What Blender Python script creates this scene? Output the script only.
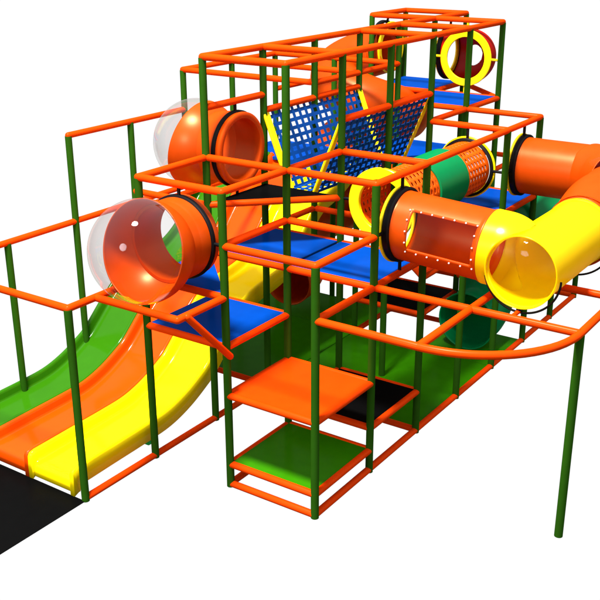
import bpy, bmesh, math, random
from mathutils import Vector, Matrix, Euler
random.seed(7)
for o in list(bpy.data.objects): bpy.data.objects.remove(o)
SC = bpy.context.scene
COL = SC.collection
U = 1.2                       # one frame bay in metres

# ---------------------------------------------------------------- camera
ROT = ((0.5637498, -0.82594091, -0.00278778), (-0.29811221, -0.20032782, -0.93327267), (0.77026961, 0.52696335, -0.35915784))
CPOS = Vector((-6.53279053, -4.30791224, 5.20404935)) * U
cam = bpy.data.cameras.new('camera'); camo = bpy.data.objects.new('camera', cam); COL.objects.link(camo)
r, d, fw = ROT
M = Matrix(((r[0], -d[0], -fw[0], CPOS.x), (r[1], -d[1], -fw[1], CPOS.y), (r[2], -d[2], -fw[2], CPOS.z), (0, 0, 0, 1)))
camo.matrix_world = M
cam.sensor_width = 36; cam.lens = 974.95 / 600 * 36; cam.clip_end = 500; cam.clip_start = 0.1
SC.camera = camo

# ---------------------------------------------------------------- world: made-up directional light, white cone behind the subject, fill fading to dark below
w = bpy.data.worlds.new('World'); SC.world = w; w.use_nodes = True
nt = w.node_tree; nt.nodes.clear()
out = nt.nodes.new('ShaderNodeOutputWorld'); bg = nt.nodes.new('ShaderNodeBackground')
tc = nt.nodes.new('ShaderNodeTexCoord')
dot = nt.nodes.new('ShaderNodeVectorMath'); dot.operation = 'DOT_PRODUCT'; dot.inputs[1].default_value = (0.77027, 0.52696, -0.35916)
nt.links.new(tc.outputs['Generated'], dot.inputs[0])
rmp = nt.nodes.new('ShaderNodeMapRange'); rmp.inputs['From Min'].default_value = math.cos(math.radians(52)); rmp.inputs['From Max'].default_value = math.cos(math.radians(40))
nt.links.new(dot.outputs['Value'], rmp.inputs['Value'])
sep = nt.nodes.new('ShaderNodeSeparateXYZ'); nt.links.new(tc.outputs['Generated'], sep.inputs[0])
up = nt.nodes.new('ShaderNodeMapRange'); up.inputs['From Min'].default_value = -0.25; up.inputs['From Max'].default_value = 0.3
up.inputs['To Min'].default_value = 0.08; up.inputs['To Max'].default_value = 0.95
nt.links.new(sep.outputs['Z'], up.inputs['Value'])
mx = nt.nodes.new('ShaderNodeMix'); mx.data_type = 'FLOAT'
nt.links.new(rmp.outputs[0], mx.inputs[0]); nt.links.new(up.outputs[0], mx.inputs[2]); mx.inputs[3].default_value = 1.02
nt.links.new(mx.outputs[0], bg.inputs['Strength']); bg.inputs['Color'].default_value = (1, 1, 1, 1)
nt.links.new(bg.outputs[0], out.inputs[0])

# ---------------------------------------------------------------- lamps
def area(name, pos, target, size, power, col=(1, 1, 1)):
    l = bpy.data.lights.new(name, 'AREA'); l.shape = 'DISK'; l.size = size; l.energy = power; l.color = col
    o = bpy.data.objects.new(name, l); COL.objects.link(o); o.location = Vector(pos) * U
    dv = (Vector(target) - Vector(pos)).normalized(); o.rotation_euler = dv.to_track_quat('-Z', 'Y').to_euler()
    return o
area('key_lamp', (-4.8, 1.2, 20.5), (2.4, 1, 1.5), 4.0, 16500, (1, 0.99, 0.97))
area('front_fill', (-15, 1, 9), (2, 1, 2), 5.0, 1500)  # soft fill added to brighten the sides facing -x, no visible source
SC.view_settings.view_transform = 'Standard'; SC.view_settings.look = 'None'
SC.view_settings.exposure = 0; SC.view_settings.gamma = 1

# ---------------------------------------------------------------- materials
def mat(name, col, rough=0.3, gloss=0.03, var=0.05, bump=0.0, scale=6.0, thru=0.0, sheen=(1, 1, 1)):
    """pigmented plastic: diffuse body under a clear gloss of fixed weight"""
    m = bpy.data.materials.new(name); m.use_nodes = True; n = m.node_tree; n.nodes.clear()
    o = n.nodes.new('ShaderNodeOutputMaterial'); df = n.nodes.new('ShaderNodeBsdfDiffuse'); gl = n.nodes.new('ShaderNodeBsdfGlossy'); mxs = n.nodes.new('ShaderNodeMixShader')
    t = n.nodes.new('ShaderNodeTexCoord'); nz = n.nodes.new('ShaderNodeTexNoise'); nz.inputs['Scale'].default_value = scale
    nz.inputs['Detail'].default_value = 4
    n.links.new(t.outputs['Object'], nz.inputs['Vector'])
    hv = n.nodes.new('ShaderNodeHueSaturation'); hv.inputs['Color'].default_value = (*col, 1)
    mr = n.nodes.new('ShaderNodeMapRange'); mr.inputs['To Min'].default_value = 1 - var; mr.inputs['To Max'].default_value = 1 + var
    mr.inputs['From Min'].default_value = .3; mr.inputs['From Max'].default_value = .7
    n.links.new(nz.outputs['Fac'], mr.inputs['Value']); n.links.new(mr.outputs[0], hv.inputs['Value'])
    n.links.new(hv.outputs[0], df.inputs['Color'])
    mr2 = n.nodes.new('ShaderNodeMapRange'); mr2.inputs['To Min'].default_value = rough * .85; mr2.inputs['To Max'].default_value = min(1, rough * 1.15)
    n.links.new(nz.outputs['Fac'], mr2.inputs['Value']); n.links.new(mr2.outputs[0], gl.inputs['Roughness'])
    mxs.inputs[0].default_value = gloss; gl.inputs['Color'].default_value = (*sheen, 1)
    body = df.outputs[0]
    if thru:                                                   # moulded plastic lets a little daylight through its wall
        tl = n.nodes.new('ShaderNodeBsdfTranslucent'); n.links.new(hv.outputs[0], tl.inputs['Color'])
        mt = n.nodes.new('ShaderNodeMixShader'); mt.inputs[0].default_value = thru
        n.links.new(df.outputs[0], mt.inputs[1]); n.links.new(tl.outputs[0], mt.inputs[2]); body = mt.outputs[0]
    n.links.new(body, mxs.inputs[1]); n.links.new(gl.outputs[0], mxs.inputs[2]); n.links.new(mxs.outputs[0], o.inputs[0])
    if bump:
        n2 = n.nodes.new('ShaderNodeTexNoise'); n2.inputs['Scale'].default_value = 160; n.links.new(t.outputs['Object'], n2.inputs['Vector'])
        bp = n.nodes.new('ShaderNodeBump'); bp.inputs['Strength'].default_value = bump; bp.inputs['Distance'].default_value = 0.004
        n.links.new(n2.outputs['Fac'], bp.inputs['Height'])
        for sh in (df, gl): n.links.new(bp.outputs[0], sh.inputs['Normal'])
    return m
MT = dict(
    post=mat('post_green', (0.020, 0.086, 0.004), .4, .005),
    rail=mat('rail_orange', (0.76, 0.048, 0.001), .3, .010, sheen=(1, .72, .4)),
    deck_blue=mat('deck_blue', (0.001, 0.045, 0.29), .2, .006, bump=.1),
    deck_orange=mat('deck_orange', (0.85, 0.045, 0.001), .3, .006, bump=.1),
    deck_green=mat('deck_green', (0.026, 0.170, 0.001), .16, .007, bump=.1),
    black=mat('black_vinyl', (0.002, 0.002, 0.002), .3, .004, bump=.1),
    rubber=mat('black_rubber', (0.005, 0.005, 0.006), .4, .012),
    sl_yellow=mat('slide_yellow', (0.95, 0.72, 0.002), .12, .012, .01),
    sl_orange=mat('slide_orange', (0.72, 0.060, 0.001), .12, .018, .02),
    sl_green=mat('slide_green', (0.024, 0.135, 0.002), .12, .018, .03),
    tb_orange=mat('tube_orange', (0.64, 0.062, 0.0008), .34, .042, .04, thru=.26, sheen=(1, .72, .36)),
    tb_mesh=mat('mesh_orange', (0.72, 0.085, 0.001), .4, .015, .04),
    tb_red=mat('tube_red', (0.42, 0.006, 0.001), .3, .012, .03, thru=.2),
    tb_yellow=mat('tube_yellow', (0.98, 0.80, 0.002), .22, .018, .01, thru=.5),
    tb_green=mat('tube_green', (0.001, 0.30, 0.085), .3, .014, .03, thru=.42),
    yellow=mat('trim_yellow', (0.95, 0.72, 0.002), .3, .02),
    net=mat('net_blue', (0.002, 0.045, 0.22), .5, .008, .1),
    white=mat('rivet_white', (0.85, 0.85, 0.85), .3, .04),
    green_foot=mat('foot_green', (0.01, 0.6, 0.12), .4, .02),
)
def clear(name, tint, milky, edge):
    m = bpy.data.materials.new(name); m.use_nodes = True; n = m.node_tree; n.nodes.clear()
    o = n.nodes.new('ShaderNodeOutputMaterial'); tr = n.nodes.new('ShaderNodeBsdfTransparent'); gl = n.nodes.new('ShaderNodeBsdfGlossy')
    df = n.nodes.new('ShaderNodeBsdfDiffuse'); df.inputs['Color'].default_value = (.8, .78, .76, 1)
    tr.inputs['Color'].default_value = (*tint, 1); gl.inputs['Roughness'].default_value = 0.03
    fr = n.nodes.new('ShaderNodeLayerWeight'); fr.inputs['Blend'].default_value = .25
    m1 = n.nodes.new('ShaderNodeMixShader'); m1.inputs[0].default_value = milky
    n.links.new(tr.outputs[0], m1.inputs[1]); n.links.new(df.outputs[0], m1.inputs[2])
    m2 = n.nodes.new('ShaderNodeMixShader'); mr = n.nodes.new('ShaderNodeMapRange'); mr.inputs['To Min'].default_value = .008; mr.inputs['To Max'].default_value = edge
    n.links.new(fr.outputs['Facing'], mr.inputs['Value']); n.links.new(mr.outputs[0], m2.inputs[0])
    n.links.new(m1.outputs[0], m2.inputs[1]); n.links.new(gl.outputs[0], m2.inputs[2]); n.links.new(m2.outputs[0], o.inputs[0])
    return m
MT['clear'] = clear('clear_acrylic', (.885, .87, .86), .004, .42)
MT['clear_thin'] = clear('clear_thin', (.99, .98, .93), .0, .03)
MT['clear_window'] = clear('clear_window', (.97, .96, .95), .0, .08)

# ---------------------------------------------------------------- helpers (all lengths in bays)
def make(name, bm, m, parent=None, smooth=True, solid=0, bevel=0, offset=-1):
    me = bpy.data.meshes.new(name); bmesh.ops.recalc_face_normals(bm, faces=bm.faces) if not solid else None
    for v in bm.verts: v.co *= U
    bm.to_mesh(me); bm.free()
    for p in me.polygons: p.use_smooth = smooth
    if smooth: me.set_sharp_from_angle(angle=math.radians(42))
    me.materials.append(MT[m] if isinstance(m, str) else m)
    o = bpy.data.objects.new(name, me); COL.objects.link(o)
    if parent: o.parent = parent
    if solid:
        s = o.modifiers.new('thickness', 'SOLIDIFY'); s.thickness = solid * U; s.offset = offset; s.use_even_offset = False
    if bevel:
        b = o.modifiers.new('bevel', 'BEVEL'); b.width = bevel * U; b.segments = 2; b.limit_method = 'ANGLE'; b.angle_limit = math.radians(50)
    return o
def frame(dv):
    dv = dv.normalized(); a = Vector((0, 0, 1)) if abs(dv.z) < .9 else Vector((1, 0, 0))
    x = dv.cross(a).normalized(); return x, dv.cross(x).normalized()
def capsule(bm, p, q, r, seg=18, cap=(True, True)):
    p = Vector(p); q = Vector(q); dv = (q - p).normalized(); x, y = frame(dv)
    prof = []
    if cap[0]: prof += [(p - dv * r * math.cos(a), r * math.sin(a)) for a in (.25, .7, 1.15)]
    prof += [(p, r), (q, r)]
    if cap[1]: prof += [(q + dv * r * math.sin(a), r * math.cos(a)) for a in (.42, .87, 1.32)]
    rings = []
    for c, rr in prof:
        rings.append([bm.verts.new(c + (x * math.cos(t) + y * math.sin(t)) * rr) for t in [2 * math.pi * k / seg for k in range(seg)]])
    for a, b in zip(rings, rings[1:]):
        for k in range(seg): bm.faces.new((a[k], a[(k + 1) % seg], b[(k + 1) % seg], b[k]))
    bm.faces.new(rings[0][::-1]); bm.faces.new(rings[-1])
def tag(o, label, cat=None, group=None, kind=None):
    o['label'] = label
    if cat: o['category'] = cat
    if group: o['group'] = group
    if kind: o['kind'] = kind
    return o
def smoothpath(pts, n=10):
    P = [Vector(p) for p in pts]; P = [2 * P[0] - P[1]] + P + [2 * P[-1] - P[-2]]; outp = []
    for i in range(1, len(P) - 2):
        a, b, c, e = P[i - 1:i + 3]
        for k in range(n):
            t = k / n
            outp.append(.5 * ((2 * b) + (c - a) * t + (2 * a - 5 * b + 4 * c - e) * t * t + (3 * b - a - 3 * c + e) * t ** 3))
    outp.append(P[-2]); return outp
def sweep(bm, path, r, seg=48, closed=False, skip=None, radii=None, start=None):
    path = [Vector(p) for p in path]; n = len(path); rings = []
    T = [((path[min(i + 1, n - 1)] - path[max(i - 1, 0)]) if not closed else (path[(i + 1) % n] - path[i - 1])).normalized() for i in range(n)]
    x = start if start else frame(T[0])[0]
    x = (x - T[0] * x.dot(T[0])).normalized()
    for i in range(n):
        x = (x - T[i] * x.dot(T[i])).normalized(); y = T[i].cross(x)
        rr = radii[i] if radii else r
        rings.append([bm.verts.new(path[i] + (x * math.cos(t) + y * math.sin(t)) * rr) for t in [2 * math.pi * k / seg for k in range(seg)]])
    for i in range(n if closed else n - 1):
        a, b = rings[i], rings[(i + 1) % n]
        for k in range(seg):
            if skip and skip(i, k): continue
            bm.faces.new((a[k], a[(k + 1) % seg], b[(k + 1) % seg], b[k]))
    return rings
def lathe(bm, c, ax, prof, seg=64, closed=False):
    """prof: list of (distance along axis, radius)"""
    c = Vector(c); ax = Vector(ax).normalized(); x, y = frame(ax); rings = []
    for h, rr in prof:
        rings.append([bm.verts.new(c + ax * h + (x * math.cos(t) + y * math.sin(t)) * rr) for t in [2 * math.pi * k / seg for k in range(seg)]])
    pr = list(zip(rings, rings[1:])) + ([(rings[-1], rings[0])] if closed else [])
    for a, b in pr:
        for k in range(seg): bm.faces.new((a[k], a[(k + 1) % seg], b[(k + 1) % seg], b[k]))
def prism(bm, poly, z0, z1):
    lo = [bm.verts.new((x, y, z0)) for x, y in poly]; hi = [bm.verts.new((x, y, z1)) for x, y in poly]
    bm.faces.new(lo[::-1]); bm.faces.new(hi); n = len(poly)
    for k in range(n): bm.faces.new((lo[k], lo[(k + 1) % n], hi[(k + 1) % n], hi[k]))

# ================================================================= THE PLAY STRUCTURE
root = bpy.data.objects.new('indoor_playground', None); COL.objects.link(root)
tag(root, 'multi-level soft play climbing frame of orange rails and green posts with slides and tubes', 'playground')

PR, RR = 0.039, 0.0355
POSTS = {(0, 0): 2.5, (0, 1): 3, (1, 0): 3, (1, 1): 4, (2, 0): 3, (0, 2): 3, (-1, 2): 2, (1, 2): 4, (2, 2): 4, (2, 1): 4, (3, 1): 4, (4, 1): 4,
         (3, 2): 4, (4, 2): 4, (5, 1): 4, (6, 1): 4, (5, 2): 4, (6, 2): 4, (7, 2): 4, (7, 3): 4, (6, 3): 4, (4, 0): 3, (5, 0): 3, (3, 0): 2,
         (6, 0): 1.2, (7, 0): 1.2, (7, 1): 2, (0, 4): 2, (1, 4): 3, (2, 4): 3, (3, 4): 3.5, (4, 4): 3.5, (5, 4): 3.5, (5, 3): 3.5, (1, -2): 2}
for (i, j), z in POSTS.items():
    bm = bmesh.new(); capsule(bm, (i, j, 0), (i, j, z - .01), PR, cap=(False, False)); make('post', bm, 'post', root)

def rail(*pts, closed=False, r=RR):
    pts = list(pts)
    if closed: pts.append(pts[0])
    for a, b in zip(pts, pts[1:]):
        bm = bmesh.new(); capsule(bm, a, b, r); make('rail', bm, 'rail', root)
def R3(z, *ij): rail(*[(i, j, z) for i, j in ij])
# base
R3(0.03, (0, 0), (7, 0)); R3(0.03, (7, 0), (7, 1)); R3(0.03, (0, 0), (0, 1)); R3(.03, (0, 1), (1, 1)); R3(.03, (-1, 2), (2, 2)); R3(.03, (2, 0), (2, 4))
R3(.03, (5, 1), (5, 2)); R3(.03, (4, 2), (5, 2)); R3(.03, (4, 1), (4, 2)); R3(.03, (4, 1), (5, 1))
# low deck frames
R3(.25, (0, 0), (1, 0)); R3(.25, (0, 0), (0, 1)); R3(.25, (0, 1), (1, 1)); R3(.25, (1, 0), (1, 1))
R3(.5, (1, 0), (2, 0)); R3(.5, (1, 0), (1, 1)); R3(.5, (1, 1), (2, 1)); R3(.5, (2, 0), (2, 1))
R3(.5, (4, 1), (5, 1)); R3(.5, (4, 1), (4, 2)); R3(.5, (5, 1), (5, 2)); R3(.5, (4, 2), (5, 2))
R3(1, (0, 0), (1, 0)); R3(1, (0, 0), (0, 1)); R3(1, (0, 1), (1, 1)); R3(1, (1, 0), (1, 1))
R3(1, (4, 1), (5, 1)); rail((4, 1, 1), (5, 2, 1)); R3(1, (5, 1), (5, 2)); R3(.75, (5, 0), (5, 2))
R3(1.5, (0, 1), (1, 1)); R3(1.5, (0, 1), (0, 2)); R3(1.5, (1, 1), (1, 2))
# level 2
R3(2, (1, 0), (2, 0)); R3(2, (1, 0), (1, 2)); R3(2, (2, 0), (2, 2)); R3(2, (1, 2), (3, 2)); R3(2, (3, 2), (3, 1)); R3(2, (0, 0), (1, 0))
R3(2, (1, 0), (1, -2)); R3(2, (0, -1), (2, -1)); R3(2, (2, 0), (2, -2)); R3(2, (1, -2), (2, -2)); R3(2, (0, 0), (0, -1))
R3(2, (4, 0), (5, 0)); R3(2, (5, 0), (5, 1)); R3(2, (4, 0), (4, 1)); R3(2, (6, 1), (7, 1)); R3(2, (7, 1), (7, 2))
R3(2, (-1, 2), (0, 2)); R3(2, (-1, 2), (-1, 4)); R3(2, (-1, 4), (4, 4)); R3(2, (0, 2), (0, 1)); rail((-.66, 2, 2), (-.66, 1, 2)); rail((-.66, 1, 2), (0, 1, 2))
rail((-.56, .98, 2.0), (0, .96, 1.42), r=.034)
# upper rails
R3(2.5, (0, 0), (1, 0)); R3(2.5, (0, 0), (0, 1)); R3(2.5, (0, 1), (1, 1)); R3(2.5, (1, 0), (1, 1)); rail((1, 2, 2.5), (2, 1, 2.5)); R3(2.5, (1, 2), (1, 3)); R3(2.3, (1, 3), (3, 3))
R3(3, (0, 1), (0, 2)); R3(3, (0, 2), (1, 2)); R3(3, (1, 2), (1, 1)); R3(3, (0, 1), (1, 1)); R3(3, (1, 1), (2, 1)); R3(3, (2, 1), (2, 0)); R3(3, (1, 1), (1, 0)); R3(3, (1, 0), (5, 0))
R3(3, (4, 0), (4, 1)); R3(3, (5, 0), (5, 2)); R3(3, (4, 1), (6, 1)); R3(3, (6, 1), (6, 3)); R3(3, (5, 2), (6, 2)); R3(3, (6, 2), (7, 2)); rail((7, 2, 3), (6, 1, 3))
R3(3, (1, 4), (3, 4)); R3(3, (5, 4), (6, 4))
rail((2, 2, 3.33), (4, 2, 3.33)); rail((2, 1, 3.33), (4, 1, 3.33))
R3(3.5, (1, 2), (2, 2)); R3(3.5, (3, 4), (5, 4)); R3(3.5, (3, 4), (3, 2)); R3(3.5, (4, 4), (4, 2)); R3(3.5, (5, 4), (5, 2)); R3(3.5, (3, 2), (5, 2))
R3(4, (1, 1), (6, 1)); R3(4, (1, 2), (7, 2)); R3(4, (1, 1), (1, 2)); R3(4, (2, 1), (2, 2)); R3(4, (4, 1), (4, 2)); R3(4, (5, 1), (5, 2)); R3(4, (6, 1), (6, 3)); R3(4, (6, 3), (7, 3)); R3(4, (7, 3), (7, 2))
# curved balcony rail
pts = [(0, -1 + .001, 2)] + [(1 - math.cos(a), -1 - math.sin(a), 2) for a in [math.radians(k) for k in range(0, 91, 5)]]
bm = bmesh.new(); sweep(bm, pts, RR, 18); bmesh.ops.holes_fill(bm, edges=[e for e in bm.edges if e.is_boundary]); o = make('rail', bm, 'rail', root); o['label'] = 'long curved orange rail'
# decks
def deck(poly, z, m, label=None, th=.045):
    bm = bmesh.new(); cx = sum(p[0] for p in poly) / len(poly); cy = sum(p[1] for p in poly) / len(poly)
    prism(bm, [(x + (.02 if x < cx else -.02), y + (.02 if y < cy else -.02)) for x, y in poly], z - .02, z + th - .02)
    o = make('deck', bm, m, root, smooth=False, bevel=.006)
    if label: o['label'] = label
def rect(a, b, c, e): return [(a, c), (b, c), (b, e), (a, e)]
deck(rect(0, 1, 0, 1), .25, 'deck_green', 'green lowest deck'); deck(rect(1, 2, 0, 1), .5, 'black', 'black step deck'); deck(rect(0, 1, 0, 1), 1, 'deck_orange', 'orange deck')
deck(rect(4, 5, 1, 2), .5, 'black', 'black step deck at the back'); deck([(0, 1), (1, 2), (0, 2)], 2, 'deck_blue', 'blue three-cornered deck under the bubble pod'); deck(rect(0, 1, 1, 2), 1.5, 'deck_blue', 'blue deck beside the slides')
deck([(4, 1), (5, 1), (5, 2)], 1, 'deck_orange', 'orange three-cornered step')
deck(rect(1, 2, 0, 1), 2, 'deck_blue', 'blue deck'); deck(rect(1, 2, 1, 2), 2, 'deck_blue', 'blue deck')
deck(rect(4, 5, 0, 1), 2, 'deck_blue', 'blue deck'); deck([(1, 2), (2, 1), (2, 2)], 2.5, 'black', 'black three-cornered step deck')
deck(rect(4, 5, 3, 4), 2.25, 'deck_blue', 'blue deck'); deck(rect(4, 5, 2, 3), 2.25, 'deck_blue', 'blue deck')
deck(rect(4, 5, 1, 2), 2.5, 'deck_blue', 'blue deck'); deck(rect(5, 6, 1, 2), 3, 'deck_blue', 'blue deck'); deck(rect(6, 7, 2, 3), 3, 'deck_blue', 'blue deck')

# ---------------------------------------------------------------- slides
SP = [(-.95, .305), (-.5, .32), (0, .335), (.35, .36), (.64, .44), (.9, .56), (1.06, .66), (1.4, .96), (1.72, 1.19), (2.0, 1.285), (2.25, 1.32), (2.5, 1.38), (2.75, 1.52),
      (2.95, 1.72), (3.15, 1.92), (3.35, 2.04), (3.6, 2.11), (3.85, 2.2), (4.05, 2.32)]
sp = [(p.x, p.z) for p in smoothpath([(a, 0, b) for a, b in SP], 5)]
def slide(j0, j1, m, label):
    W = j1 - j0; rw = .045
    # cross-section (offset across, height relative to the rim line); a single closed outline
    sec = [(0, -.2), (0, -.02), (.006, -.006), (.018, 0), (.03, -.003), (.04, -.014), (.046, -.03), (.05, -.085), (.058, -.105), (.075, -.116), (.1, -.119)]
    sec = sec + [(W - a, b) for a, b in sec[::-1]]
    bm = bmesh.new(); rows = []
    n = len(sp)
    for k, (x, z) in enumerate(sp):
        a = sp[max(k - 1, 0)]; b = sp[min(k + 1, n - 1)]; t = Vector((b[0] - a[0], 0, b[1] - a[1])).normalized(); nn = Vector((-t.z, 0, t.x))
        rows.append([bm.verts.new(Vector((x, j0 + s, z)) + nn * (h * (1 if h < -.1 else 1))) for s, h in sec])
    for a, b in zip(rows, rows[1:]):
        for k in range(len(sec) - 1): bm.faces.new((a[k], b[k], b[k + 1], a[k + 1]))
    # rounded lip that turns down to the mat
    prev = rows[0]
    for x, dz in ((-.985, -.012), (-1.0, -.035), (-1.005, -.12), (-1.005, -.20)):
        row = []
        for s, h in sec:
            edge = h > -.1                                         # rim flanges run on to the ground, the trough stops just above it
            xx = x - (.022 if edge else 0)
            zz = (.305 + h + dz) if edge else max(.04, .305 - .119 + dz * .75)
            if h < -.15: zz = .04; xx = x + .03
            if dz < -.15: zz = .016 if edge else .04
            row.append(bm.verts.new((xx, j0 + s, zz)))
        for k in range(len(sec) - 1): bm.faces.new((row[k], prev[k], prev[k + 1], row[k + 1]))
        prev = row
    bmesh.ops.remove_doubles(bm, verts=bm.verts, dist=1e-5)
    o = make('slide', bm, m, root, solid=.012, offset=0); o['label'] = label
    return o
slide(2.12, 2.76, 'sl_yellow', 'yellow wave slide'); slide(2.77, 3.41, 'sl_orange', 'orange wave slide'); slide(3.42, 4.06, 'sl_green', 'green wave slide')
bm = bmesh.new(); prism(bm, rect(.04, .12, 2.13, 2.2), .07, .15); o = make('slide_foot', bm, 'green_foot', root, smooth=False, bevel=.01)

# ---------------------------------------------------------------- rings, collars and straps
def ring(parent, c, ax, ro, ri, m='yellow', th=.03, off=0.0):
    bm = bmesh.new(); lathe(bm, Vector(c) + Vector(ax) * off, ax, [(-th / 2, ri), (-th / 2 + .006, ri - .006), (th / 2 - .006, ri - .006), (th / 2, ri), (th / 2, ro - .006), (th / 2 - .006, ro), (-th / 2 + .006, ro), (-th / 2, ro - .006)], closed=True)
    return make('ring', bm, m, parent)
def collar(parent, c, ax, r, wdt=.05, off=0.0):
    bm = bmesh.new(); h = wdt / 2; lathe(bm, Vector(c) + Vector(ax) * off, ax, [(-h, r - .02), (-h, r), (-h + .01, r + .012), (h - .01, r + .012), (h, r), (h, r - .02)], closed=True)
    return make('collar', bm, 'rubber', parent)
def strap(parent, a, b, r=.017):
    bm = bmesh.new(); capsule(bm, a, b, r, 12); return make('strap', bm, 'rubber', parent)
def tube_obj(label):
    pass
def part(name, bm, m, label=None, **k):
    o = make(name, bm, m, root, **k)
    if label: o['label'] = label
    return o

# bubble pods: opaque half shell with neck + clear dome
def bubble(c_ring, ax, R, dist, tilt, label):
    ax = Vector(ax); c = Vector(c_ring) + ax * dist; up_ = Vector((0, 0, 1)); n = (ax * math.cos(tilt) + up_ * math.sin(tilt)).normalized()
    rn = .37; side = n.cross(-ax)
    # opaque hemisphere, pole at -n, with the neck opening at -ax
    bm = bmesh.new(); seg = 180; rows = []
    x, y = frame(n)
    L = 90
    for a in range(L + 1):
        th = math.pi / 2 * a / L + math.radians(1.0) * (1 - a / L) * 0
        rows.append([bm.verts.new(c + (-n * math.sin(th) + (x * math.cos(t) + y * math.sin(t)) * math.cos(th)) * R) for t in [2 * math.pi * k / seg for k in range(seg)]] if a < L else [bm.verts.new(c - n * R)])
    hole = lambda f: (sum((v.co for v in f), Vector()) / len(f) - c).normalized().dot(-ax) > math.cos(math.asin((rn - .012) / R))
    for a in range(L - 1):
        for k in range(seg):
            q = (rows[a][k], rows[a][(k + 1) % seg], rows[a + 1][(k + 1) % seg], rows[a + 1][k])
            if not hole(q): bm.faces.new(q)
    for k in range(seg):
        q = (rows[L - 1][k], rows[L - 1][(k + 1) % seg], rows[L][0])
        if not hole(q): bm.faces.new(q)
    bmesh.ops.delete(bm, geom=[v for v in bm.verts if not v.link_faces], context='VERTS')
    bmesh.ops.recalc_face_normals(bm, faces=bm.faces)
    shell = make('bubble_pod', bm, 'tb_orange', root, solid=.012); shell['label'] = label
    hd = math.sqrt(R * R - rn * rn)
    bm = bmesh.new(); h0 = dist - hd + .03
    lathe(bm, c_ring, ax, [(h0, rn), (.16, rn + .002), (.14, rn + .004), (.12, rn + .012), (-.05, rn + .012), (-.06, rn + .02), (-.085, rn + .02), (-.092, rn + .012), (-.092, rn - .035), (-.085, rn - .045), (-.04, rn - .052), (.05, rn - .045), (h0, rn - .03)], closed=True)
    make('neck', bm, 'tb_orange', shell)
    bm = bmesh.new(); rows = []
    for a in range(29):
        th = math.pi / 2 * a / 28
        rows.append([bm.verts.new(c + (n * math.sin(th) + (x * math.cos(t) + y * math.sin(t)) * math.cos(th)) * (R + .002)) for t in [2 * math.pi * k / seg for k in range(seg)]] if a < 28 else [bm.verts.new(c + n * (R + .002))])
    for a in range(27):
        for k in range(seg): bm.faces.new((rows[a][k], rows[a][(k + 1) % seg], rows[a + 1][(k + 1) % seg], rows[a + 1][k]))
    for k in range(seg): bm.faces.new((rows[27][k], rows[27][(k + 1) % seg], rows[28][0]))
    o = make('clear_dome', bm, 'clear', shell); o['label'] = 'clear see-through dome'
    collar(shell, c_ring, ax, rn + .022, .05, .0)
    return shell
b1 = bubble((0, 1.5, 2.5), (-1, 0, 0), .475, .53, math.radians(14), 'orange bubble pod with clear dome, over the slides')
strap(b1, (0, 1.5, 3), (0, 1.5, 2.89)); strap(b1, (0, 1, 2.5), (0, 1.12, 2.5)); strap(b1, (0, 2, 2.5), (0, 1.88, 2.5))
b2 = bubble((1.5, 2, 3), (0, 1, 0), .475, .53, math.radians(14), 'orange bubble pod with clear dome, higher one')
strap(b2, (1.5, 2, 3.5), (1.5, 2, 3.39)); strap(b2, (2, 2, 3), (1.88, 2, 3)); strap(b2, (1, 2, 3), (1.12, 2, 3)); strap(b2, (1.5, 2, 2.5), (1.5, 2, 2.61))

def rivet(parent, p, nrm):
    bm = bmesh.new(); bmesh.ops.create_uvsphere(bm, u_segments=10, v_segments=6, radius=.0085, matrix=Matrix.Translation(Vector(p))); return make('rivet', bm, 'white', parent)

# crawl tube along +x between (2,.5) and (4,.5)
TR = .335
def mesh_tube(x0, x1, parent=None):
    bm = bmesh.new(); seg = 96; n = int((x1 - x0) / .011); path = [(x0 + (x1 - x0) * k / n, .5, 2.5) for k in range(n + 1)]
    def skip(i, k):
        return 3 < i < n - 4 and (i % 7) in (2, 3, 4) and (k % 4) in (0, 1) and (k // 4) % 1 == 0
    sweep(bm, path, TR * .93, seg, skip=skip)
    return bm
tm = part('crawl_tube', mesh_tube(2.02, 2.72), 'tb_mesh', 'orange perforated crawl tube', solid=.012)
bm = bmesh.new(); lathe(bm, (2.7, .5, 2.5), (1, 0, 0), [(0, TR * .95), (.01, TR), (.69, TR), (.70, TR * .95)]); part('crawl_tube', bm, 'tb_green', 'green crawl tube', solid=.014)
tm2 = part('crawl_tube', mesh_tube(3.38, 3.98), 'tb_mesh', 'orange perforated crawl tube', solid=.012)
rg = ring(tm, (2, .5, 2.5), (1, 0, 0), .39, .275, th=.05)
collar(tm, (2.05, .5, 2.5), (1, 0, 0), TR - .01); strap(tm, (2, .5, 3), (2, .5, 2.88)); strap(tm, (2, 1, 2.5), (2.03, .84, 2.5)); strap(tm, (2, 0, 2.5), (2.03, .16, 2.5))
ring(tm2, (4, .5, 2.5), (1, 0, 0), .37, .31, th=.025, off=.02); collar(tm2, (4, .5, 2.5), (1, 0, 0), TR + .005); strap(tm2, (4, .5, 3), (4, .5, 2.86)); strap(tm2, (4, 0, 2.5), (4, .15, 2.5)); strap(tm2, (4, 1, 2.5), (4, .85, 2.5))

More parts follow.
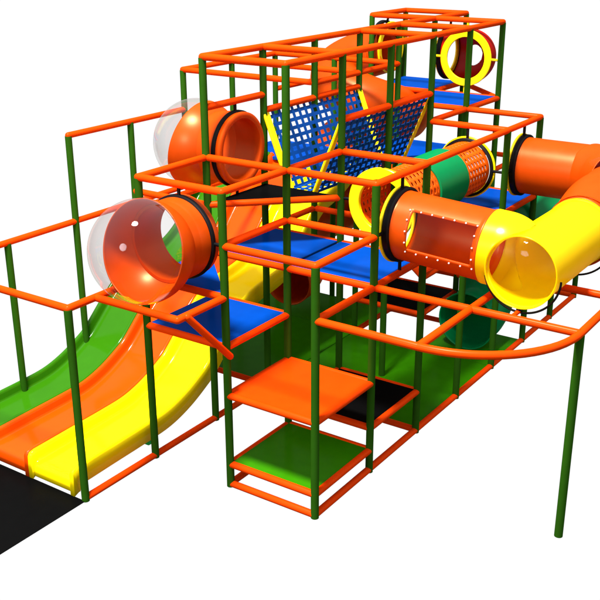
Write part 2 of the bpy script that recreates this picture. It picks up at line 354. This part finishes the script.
# orange window tube from ring (1.5,0,2.5) along -y
def cyl_tube(c, ax, L, r, m, label, skip=None, seg=72, n=40, lips=True):
    bm = bmesh.new(); ax = Vector(ax); path = [Vector(c) + ax * L * k / n for k in range(n + 1)]
    rad = [r + (.012 if lips and (k in (0, 1, n - 1, n)) else 0) for k in range(n + 1)]
    sweep(bm, path, r, seg, skip=skip, radii=rad, start=Vector((-1, 0, 0)) if abs(ax.x) < .5 else Vector((0, 0, 1)))
    return part('tube', bm, m, label, solid=.014)
L1 = .945; n1 = 49
j_a, j_b = .24, .88
def sk(i, k):
    t = (i + .5) / n1 * L1
    if not (j_a < t < j_b): return False
    a = (k + .5) / 72 * 360
    a = a if a < 180 else a - 360
    return WA < a < WB
# start vector is -x; y = T x start = (-y) x (-x) = -z ... so positive angles go down
WA, WB = -43, 22
t1 = cyl_tube((1.5, 0, 2.5), (0, -1, -.06), L1, TR, 'tb_orange', 'orange tube with riveted clear window', skip=sk, n=n1)
bm = bmesh.new()
A0, A1 = WA - 4, WB + 4; rows = []
for q in range(15):
    yy = -(j_a - .03 + (j_b - j_a + .06) * q / 14); rows.append([bm.verts.new((1.5 - math.cos(math.radians(a)) * (TR + .006), yy, 2.5 + .06 * yy - math.sin(math.radians(a)) * (TR + .006))) for a in [A0 + (A1 - A0) * s / 20 for s in range(21)]])
for a, b in zip(rows, rows[1:]):
    for s in range(20): bm.faces.new((a[s], b[s], b[s + 1], a[s + 1]))
make('window', bm, 'clear_window', t1)
def wp(a, t): return (1.5 - math.cos(math.radians(a)) * (TR + .009), -t, 2.5 - .06 * t - math.sin(math.radians(a)) * (TR + .009))
for q in range(7):
    t = j_a - .02 + (j_b - j_a + .04) * q / 6
    rivet(t1, wp(A0 + 1.5, t), None); rivet(t1, wp(A1 - 1.5, t), None)
for s in (1, 2, 3):
    a = A0 + (A1 - A0) * s / 4; rivet(t1, wp(a, j_a - .02), None); rivet(t1, wp(a, j_b + .02), None)
ring(t1, (1.5, 0, 2.5), (0, -1, 0), .376, .315, off=-.03); collar(t1, (1.5, 0, 2.5), (0, -1, 0), TR + .02, .07, .02)
strap(t1, (1.5, 0, 3), (1.5, 0, 2.86)); strap(t1, (1, 0, 2.5), (1.14, 0, 2.5)); strap(t1, (2, 0, 2.5), (1.86, 0, 2.5)); strap(t1, (1.5, 0, 2), (1.5, 0, 2.14))

# yellow tee: a run along +x whose near end is closed by a clear dome, joined from the side by the window tube
def corner(p0, pc, p1, rad, n=14):
    p0, pc, p1 = map(Vector, (p0, pc, p1)); a = (p0 - pc).normalized(); b = (p1 - pc).normalized(); o = pc + (a + b) * rad
    res = [p0 + (pc + a * rad - p0) * k / 10 for k in range(10)]
    for k in range(n + 1):
        t = math.pi / 2 * k / n; res.append(o - b * rad * math.cos(t) - a * rad * math.sin(t))
    res += [pc + b * rad + (p1 - pc - b * rad) * k / 12 for k in range(1, 13)]
    return res
def hole_bm(bm, c, nrm, rr):
    dl = []
    for f in bm.faces:
        m_ = f.calc_center_median() - c; d_ = m_.dot(nrm)
        if d_ > 0 and (m_ - nrm * d_).length < rr: dl.append(f)
    bmesh.ops.delete(bm, geom=dl, context='FACES')
JC, JZ, RX, YI, YEND = -1.375, 2.375, .322, 1.14, 2.62
bm = bmesh.new()
path = [(YI + (YEND - YI) * k / 200, JC, JZ) for k in range(201)]
sweep(bm, path, RX, 300, radii=[RX + (.012 if k < 6 or k > 194 else 0) for k in range(201)])
bmesh.ops.delete(bm, geom=[f for f in bm.faces if f.calc_center_median().y > JC and math.hypot(f.calc_center_median().x - 1.5, f.calc_center_median().z - (JZ)) < .30], context='FACES')
def ease(k): k = min(1, max(0, k)); return k * k * (3 - 2 * k)
path = [(1.5, -.935 - .5 * k / 120, 2.444 - .03 * k / 120 - .04 * ease((k - 30) / 60)) for k in range(121)]
bm2 = bmesh.new(); sweep(bm2, path, TR, 300, radii=[TR + (.010 if k < 3 else .016) - .035 * ease((k - 30) / 60) for k in range(121)])
bmesh.ops.delete(bm2, geom=[f for f in bm2.faces if math.hypot(f.calc_center_median().y - JC, f.calc_center_median().z - JZ) < RX or f.calc_center_median().y < JC], context='FACES')
tmp = bpy.data.meshes.new('join'); bm2.to_mesh(tmp); bm2.free(); bm.from_mesh(tmp); bpy.data.meshes.remove(tmp)
ty = part('tube', bm, 'tb_yellow', 'yellow tee tube with clear domed end', solid=.010)
wc = Vector((YI, JC, JZ)); wn = Vector((-1, 0, 0))
bm = bmesh.new(); lathe(bm, wc, wn, [(.13 * math.sin(t), (RX + .004) * math.cos(t)) for t in [math.pi / 2 * k / 16 * .999 for k in range(17)]]); o = make('clear_dome', bm, 'clear_thin', ty)
def hoop(x, y, z, r):
    """black cradle strap slung under the tube"""
    bm = bmesh.new(); sweep(bm, [(x, y + r * math.cos(t), z + r * math.sin(t)) for t in [math.pi * (1.0 + .98 * k / 40) for k in range(41)]], .010, 10, start=Vector((1, 0, 0)))
    make('cradle_strap', bm, 'rubber', ty)
hoop(1.20, JC, JZ - .035, RX + .03); hoop(2.5, JC - .01, JZ - .03, RX + .055)
strap(ty, (1.18, JC, 2.02), (1.2, JC, JZ - RX - .05), .022)
rail((1.18, JC, 2), (1.0, JC, 2), r=.02)
# orange far corner + tube back to the frame
OC = 3.75
bm = bmesh.new(); path = [(YEND - .01, JC, JZ), (YEND + .12, JC, JZ), (YEND + .5, JC, JZ + .1), (3.6, JC + .02, 2.47), (4.05, JC + .06, 2.5), (4.36, -1.08, 2.5), (4.5, -.84, 2.5)]
pth = smoothpath(path, 30); sweep(bm, pth, TR, 320, radii=[RX + .02 + (TR + .0 - RX) * ease((k - 20) / 55) for k in range(len(pth))])
wn2 = Vector((.0, .1, 1)).normalized(); hole_bm(bm, Vector((3.9, JC + .1, 2.5)), wn2, .22)
to = part('tube', bm, 'tb_orange', 'orange corner tube', solid=.014)
bm = bmesh.new(); lathe(bm, Vector((3.9, JC + .1, 2.5)) + wn2 * (TR - .05), wn2, [(.0 + .09 * math.sin(t), .25 * math.cos(t)) for t in [math.pi / 2 * k / 12 * .999 for k in range(13)]]); make('clear_dome', bm, 'clear_thin', to)
t2 = cyl_tube((4.5, 0, 2.5), (0, -1, 0), .9, TR, 'tb_orange', 'orange tube at the far corner')
ring(t2, (4.5, 0, 2.5), (0, -1, 0), .376, .315, off=-.03); collar(t2, (4.5, 0, 2.5), (0, -1, 0), TR + .02, .07, .02)
strap(t2, (4.5, 0, 3), (4.5, 0, 2.86)); strap(t2, (4, 0, 2.5), (4.14, 0, 2.5)); strap(t2, (5, 0, 2.5), (4.86, 0, 2.5))
# red corner tube on the top level
bm = bmesh.new(); path = [Vector((6.0, 1.5, 3.5)) + Vector((.5 * math.sin(t), .5 - .5 * math.cos(t), 0)) for t in [math.pi / 2 * k / 120 for k in range(121)]]
sweep(bm, path, .36, 320); hole_bm(bm, Vector((6.46, 1.83, 3.47)), Vector((.95, -.28, -.08)).normalized(), .15)
tr_ = part('tube', bm, 'tb_red', 'red corner tube', solid=.014)
ring(tr_, (6, 1.5, 3.5), (1, 0, 0), .375, .285, off=-.02); ring(tr_, (6.5, 2, 3.5), (0, 1, 0), .375, .29, off=.03); collar(tr_, (6.5, 2, 3.5), (0, 1, 0), .37, .07)
for a, b in (((6, 1, 3.5), (6, 1.14, 3.5)), ((6, 2, 3.5), (6, 1.86, 3.5)), ((6, 1.5, 3), (6, 1.5, 3.14)), ((6, 1.5, 4), (6, 1.5, 3.86))):
    bm = bmesh.new(); capsule(bm, a, b, .017, 12); make('strap', bm, 'yellow', tr_)
strap(tr_, (6.5, 2, 4), (6.5, 2, 3.88))

# orange spiral tube slide
path = [(6.5, 3.0, 3.5)]
cx, cy, hr = 6.03, 2.82, .53
for k in range(4, 10 * 9 + 1, 3):
    a = math.radians(k * 9); z = 3.5 - k * 9 / 360 * 1.12
    path.append((cx + hr * math.cos(a), cy + .2 + hr * math.sin(a), z))
zl = path[-1][2]
path += [(5.2, 3.75, zl - .18), (4.7, 3.4, .7), (4.35, 3.15, .57), (3.95, 3.08, .55)]
bm = bmesh.new(); sweep(bm, smoothpath(path, 4), .355, 64)
ts = part('spiral_tube_slide', bm, 'tb_orange', 'orange spiral tube slide', solid=.014)
ring(ts, (6.5, 3, 3.5), (0, 1, 0), .375, .3, off=-.04); collar(ts, (6.5, 3.05, 3.5), (0, 1, 0), .375, .08, .04); strap(ts, (6.5, 3, 4), (6.5, 3.03, 3.88)); strap(ts, (6, 3, 3.5), (6.13, 3.03, 3.5))
# green spiral tube slide
path = [(4.28, .5, .42), (4.65, .5, .43), (5.0, .53, .58), (5.35, .6, .85), (5.8, .66, 1.1), (6.2, .5, 1.3), (6.15, .1, 1.45), (5.75, -.02, 1.55), (5.35, .2, 1.62), (5.02, .45, 1.64)]
bm = bmesh.new(); pth = smoothpath(path, 8); sweep(bm, pth, .37, 48, radii=[.385 if i < 2 else .37 for i in range(len(pth))])
part('spiral_tube_slide', bm, 'tb_green', 'green spiral tube slide', solid=.014)

# ---------------------------------------------------------------- net valley
def box_between(bm, p, q, wdir, wd, th):
    p, q = Vector(p), Vector(q); dv = (q - p).normalized(); wv = Vector(wdir).normalized(); nv = dv.cross(wv).normalized()
    vs = []
    for e in (p, q):
        for sw, sn in ((-1, -1), (1, -1), (1, 1), (-1, 1)): vs.append(bm.verts.new(e + wv * wd / 2 * sw + nv * th / 2 * sn))
    for k in range(4): bm.faces.new((vs[k], vs[(k + 1) % 4], vs[4 + (k + 1) % 4], vs[4 + k]))
    bm.faces.new(vs[3::-1]); bm.faces.new(vs[4:])
def net(a, b, label, edge_w):
    """a, b = (y, z) top and bottom of the panel, between x = 2 and x = 4"""
    a = Vector((0, a[0], a[1])); b = Vector((0, b[0], b[1])); dv = (b - a); L = dv.length; dv.normalize(); nrm = Vector((1, 0, 0)).cross(dv)
    bm = bmesh.new(); px = .125; nx = 16
    for k in range(nx + 1):
        x = 2 + .02 + (1.96) * k / nx
        box_between(bm, a + Vector((x, 0, 0)), b + Vector((x, 0, 0)), (1, 0, 0), .047, .005)
    m = max(2, round(L / .092))
    for k in range(m + 1):
        c = a + dv * (L * k / m) + nrm * .006
        box_between(bm, c + Vector((1.99, 0, 0)), c + Vector((4.01, 0, 0)), dv, .041, .005)
    o = make('net', bm, 'net', root, smooth=False); o['label'] = label
    for x in (2.0, 4.0):
        bm = bmesh.new(); s = 1 if x < 3 else -1
        xx = x + s * edge_w / 2
        box_between(bm, a + Vector((xx, 0, 0)) - nrm * .007, b + Vector((xx, 0, 0)) - nrm * .007, (1, 0, 0), edge_w, .006)
        capsule(bm, a + Vector((x - s * .012, 0, 0)), b + Vector((x - s * .012, 0, 0)), .019, 10)
        make('edging', bm, 'yellow', o)
    return o
net((2, 3.33), (1.66, 2.5), 'blue woven net wall, far side', .07); net((1, 3.33), (1.34, 2.5), 'blue woven net wall, near side', .055); net((1.36, 2.49), (1.64, 2.49), 'blue woven net floor', .07)

# ================================================================= MATS ON THE GROUND (separate things)
def floor_mat(name, poly, z, m, label, cat='mat', group=None):
    bm = bmesh.new(); cx = sum(p[0] for p in poly) / len(poly); cy = sum(p[1] for p in poly) / len(poly)
    prism(bm, [(x + (.006 if x < cx else -.006), y + (.006 if y < cy else -.006)) for x, y in poly], 0, z)
    o = make(name, bm, m, None, smooth=False, bevel=.004); tag(o, label, cat, group)
floor_mat('floor_mat', rect(-3.2, -1.015, 1.98, 5), .012, 'black', 'black landing mat on the ground at the foot of the slides')
g = 'green mats laid on the ground inside the frame'
floor_mat('floor_mat', rect(2.03, 4, .03, 2), .03, 'deck_green', 'green ground mat behind the black step, nearest the front corner', group=g)
floor_mat('floor_mat', rect(4, 5, .03, 1), .03, 'deck_green', 'green ground mat under the mouth of the green spiral tube', group=g)
floor_mat('floor_mat', rect(2.03, 4, 2, 4), .03, 'deck_green', 'green ground mat behind the blue deck and slides', group=g)
floor_mat('floor_mat', rect(4, 5, 2, 4), .03, 'deck_green', 'green ground mat under the mouth of the orange spiral tube', group=g)
